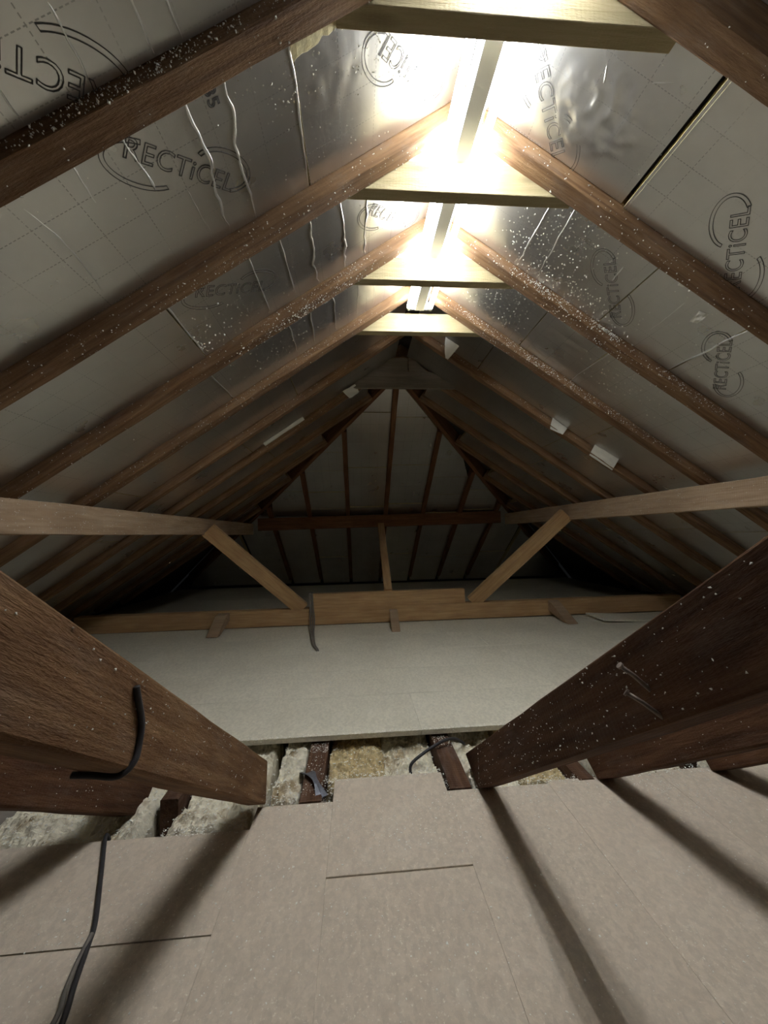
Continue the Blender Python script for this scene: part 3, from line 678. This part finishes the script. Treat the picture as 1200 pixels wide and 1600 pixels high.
# ------------------------------------------------------------------ foam crumbs
def sz(r, a=.0012, b=.004): return a+(b-a)*r.random()**2.2
def roofc(c, s, n, uc, us, v0, v1, w, size=(.0012, .004), gauss=True, vbias=1.0):
    """n crumbs on slope s with u around uc"""
    nn = FR[s].to_3x3() @ Vector((0, 0, 1))
    for _ in range(n):
        u = c.r.gauss(uc, us) if gauss else c.r.uniform(uc, us)
        if u < .05: continue
        v = v0+(v1-v0)*c.r.random()**vbias
        wb = w+(wdisp(s, u, v) if w < 0 else 0)
        c.put(FR[s] @ Vector((u, VS[s]*v, wb)), sz(c.r, *size), nn)
def raft(c, s, key, n, uc, us, face, size=(.0012, .0042), gauss=True):
    r = REAR[key]; nn = FR[s].to_3x3() @ Vector((0, 0, 1))
    for _ in range(n):
        u = c.r.gauss(uc, us) if gauss else c.r.uniform(uc, us)
        if u < .15: continue
        if face == 'under': c.put(FR[s] @ Vector((u, VS[s]*(r-RW*c.r.random()), 0)), sz(c.r, *size), nn)
        else: c.put(FR[s] @ Vector((u, VS[s]*(r-RW), -(BW-.004)*c.r.random()**.8)), sz(c.r, *size), Vector((0, -1, 0)))
c = Crumbs(11)   # left slope
for key in 'ABCD': raft(c, -1, key, 130 if key != 'A' else 60, .2, 2.3, 'under', gauss=False); raft(c, -1, key, 130, .3, 2.2, 'front', gauss=False)
raft(c, -1, 'A', 520, .95, .2, 'front', (.0012, .004)); raft(c, -1, 'C', 330, .72, .17, 'under', (.0015, .005)); raft(c, -1, 'C', 160, .6, .2, 'front'); raft(c, -1, 'D', 120, .9, .3, 'front')
raft(c, -1, 'B', 160, 1.0, .35, 'under'); raft(c, -1, 'E', 80, .9, .4, 'front'); raft(c, -1, 'F', 60, 1.0, .4, 'front')
roofc(c, -1, 560, 1.55, .28, 1.24, 1.60, -BW, (.0018, .005)); roofc(c, -1, 300, 1.5, .25, 1.45, 1.61, -BW, (.0018, .005)); roofc(c, -1, 170, .55, .3, .80, 1.15, -BW, (.001, .003)); roofc(c, -1, 220, .50, .12, .79, .93, -BW, (.0015, .0045))
roofc(c, -1, 130, .75, .25, 1.24, 1.60, -BW, (.001, .003)); roofc(c, -1, 120, .75, .2, 1.70, 2.0, -BW, (.0012, .004)); roofc(c, -1, 90, 1.5, .3, 1.70, 2.04, -BW)
roofc(c, -1, 60, 1.0, .3, .8, 1.1, -BW, (.001, .0025))
c.done('white foam crumbs clinging to the left roof slope and its rafters')
c = Crumbs(12)   # right slope
raft(c, 1, 'C', 520, .62, .2, 'front', (.0015, .0055)); raft(c, 1, 'C', 160, .8, .3, 'under'); raft(c, 1, 'C', 160, 1.4, .15, 'front', (.0015, .004)); raft(c, 1, 'D', 700, .75, .33, 'front', (.0012, .0042)); raft(c, 1, 'D', 120, .6, .3, 'under')
raft(c, 1, 'B', 120, 1.0, .4, 'under'); raft(c, 1, 'B', 90, .7, .5, 'front'); raft(c, 1, 'A', 40, .8, .3, 'under'); raft(c, 1, 'E', 90, .8, .3, 'front'); raft(c, 1, 'D', 150, 1.5, .3, 'front')
roofc(c, 1, 420, .50, .13, 1.24, 1.60, -BW, (.0015, .005)); roofc(c, 1, 150, .75, .12, 1.5, 1.61, -BW, (.0015, .005)); roofc(c, 1, 300, .42, .12, 1.70, 2.0, -BW, (.0012, .004)); roofc(c, 1, 160, 1.25, .15, 1.72, 1.95, -BW, (.0012, .0035))
roofc(c, 1, 120, .9, .4, 1.24, 1.60, -BW, (.001, .003)); roofc(c, 1, 60, .5, .25, .8, 1.1, -BW, (.001, .0025)); roofc(c, 1, 200, .93, .035, 1.595, 1.625, -.03, (.002, .005))
c.done('white foam crumbs clinging to the right roof slope and its rafters')
c = Crumbs(13)   # near floor
def floorc(c, n, x0, x1, y0, y1, z, size, cl=None):
    for _ in range(n):
        if cl: x, y = c.r.gauss(cl[0], cl[2]), c.r.gauss(cl[1], cl[3])
        else: x, y = c.r.uniform(x0, x1), c.r.uniform(y0, y1)
        if not (x0 < x < x1 and y0 < y < y1): continue
        zz = .004 if (-.484 < x < -.092 and 1.052 < y < 1.445) else z
        c.put((x, y, zz), sz(c.r, *size))
floorc(c, 1500, -1.5, 1.2, .45, 1.335, 0, (.0012, .0034)); floorc(c, 420, -1.5, 1.2, .45, 1.335, 0, (.0018, .0052))
for cl, n in (((-.62, 1.15, .1, .12), 160), ((-.62, .95, .12, .1), 70), ((-.30, 1.25, .12, .12), 320), ((.10, 1.30, .25, .05), 260), ((.68, 1.30, .10, .05), 420), ((.85, 1.2, .15, .08), 160), ((-1.05, .94, .06, .05), 50), ((-1.02, 1.15, .05, .08), 50), ((-.55, 1.32, .1, .02), 140), ((.35, 1.33, .2, .02), 160)):
    floorc(c, n, -1.5, 1.3, .45, 1.335, 0, (.001, .0038), cl)
floorc(c, 700, -1.7, 1.6, 1.69, 2.2, FZ, (.001, .003)); floorc(c, 400, -2, 2, 2.1, 3.3, FZ, (.0012, .003))
for _ in range(1900):
    x = c.r.uniform(-.95, .75); c.put((x, 1.683+abs(c.r.gauss(0, .012)) if c.r.random() < .7 else 1.681, FZ if c.r.random() < .7 else FZ-.02*c.r.random()), sz(c.r, .0012, .0042))
for _ in range(700):
    x = c.r.uniform(-2.7, 2.5); c.put((x, TY-.004-abs(c.r.gauss(0, .008)), FZ), sz(c.r, .0015, .005))
for _ in range(160): c.put((c.r.gauss(-.70, .03), c.r.gauss(2.87, .02), FZ), sz(c.r, .0015, .005))
for x0, x1, y0, y1, z, n in ((-.72, -.60, 1.33, 1.38, .004, 160), (-1.0, -.75, 1.225, 1.26, .004, 260), (-.52, -.09, 1.43, 1.47, .006, 300), (0, .40, 1.335, 1.38, .004, 420), (.50, .95, 1.34, 1.39, .004, 420), (-.60, -.525, 1.62, 1.69, .006, 160), (-.078, 0, 1.60, 1.69, .006, 140), (-.60, -.525, 1.36, 1.6, .006, 90), (-.53, -.485, 1.33, 1.45, .0, 90), (-.095, -.06, 1.35, 1.45, .0, 60)):
    for _ in range(n): c.put((c.r.uniform(x0, x1), c.r.uniform(y0, y1), z), sz(c.r, .0012, .0045))
for x0, y0, x1, y1, n in ((-.12, 1.70, -.12, 2.06, 70), (-.56, 2.07, -.56, 2.44, 170), (-.07, 2.46, -.07, 2.83, 170), (-.56, 2.067, .6, 2.067, 130), (-.07, 2.451, .9, 2.451, 150), (-1.9, 2.451, -.6, 2.451, 60), (-1.2, 2.831, -.5, 2.831, 90), (-.485, 1.34, -.485, 1.06, 70), (-.09, 1.34, -.09, 1.06, 60), (.277, 1.3, .277, .7, 60)):
    for _ in range(n):
        t = c.r.random(); c.put((x0+(x1-x0)*t+c.r.gauss(0, .002), y0+(y1-y0)*t+c.r.gauss(0, .002), FZ if y0 > 1.5 else .003), sz(c.r, .0008, .0028))
c.done('pale foam crumbs strewn over the chipboard floor')
c = Crumbs(14)   # rakers, purlins, heaps
for x0, x1, n in ((-.711, 0, 260), (-1.152, 0, 120)):
    for _ in range(n):
        y = c.r.uniform(.1, 1.33); d = c.r.random(); c.put((x0, y, DT*(DY-y)+.005+.138*d), sz(c.r, .0008, .0026), (1, 0, 0))
for x0, n in ((.02, 420), (.46, 160), (.90, 90)):
    for _ in range(n):
        y = min(1.33, max(.1, c.r.gauss(.75, .35))); d = c.r.random(); c.put((x0, y, DT*(DY-y)+.005+.138*d), sz(c.r, .0008, .0026), (-1, 0, 0))
for _ in range(500): y = c.r.uniform(1.0, 3.4); c.put((PL, y, c.r.uniform(.935, 1.065)), sz(c.r, .0008, .0028), (1, 0, 0))
for _ in range(350): y = c.r.uniform(1.0, 3.4); c.put((PR, y, c.r.uniform(1.0, 1.138)), sz(c.r, .0008, .0028), (-1, 0, 0))
c.done('fine foam crumbs dusting the raking rafters and purlins')
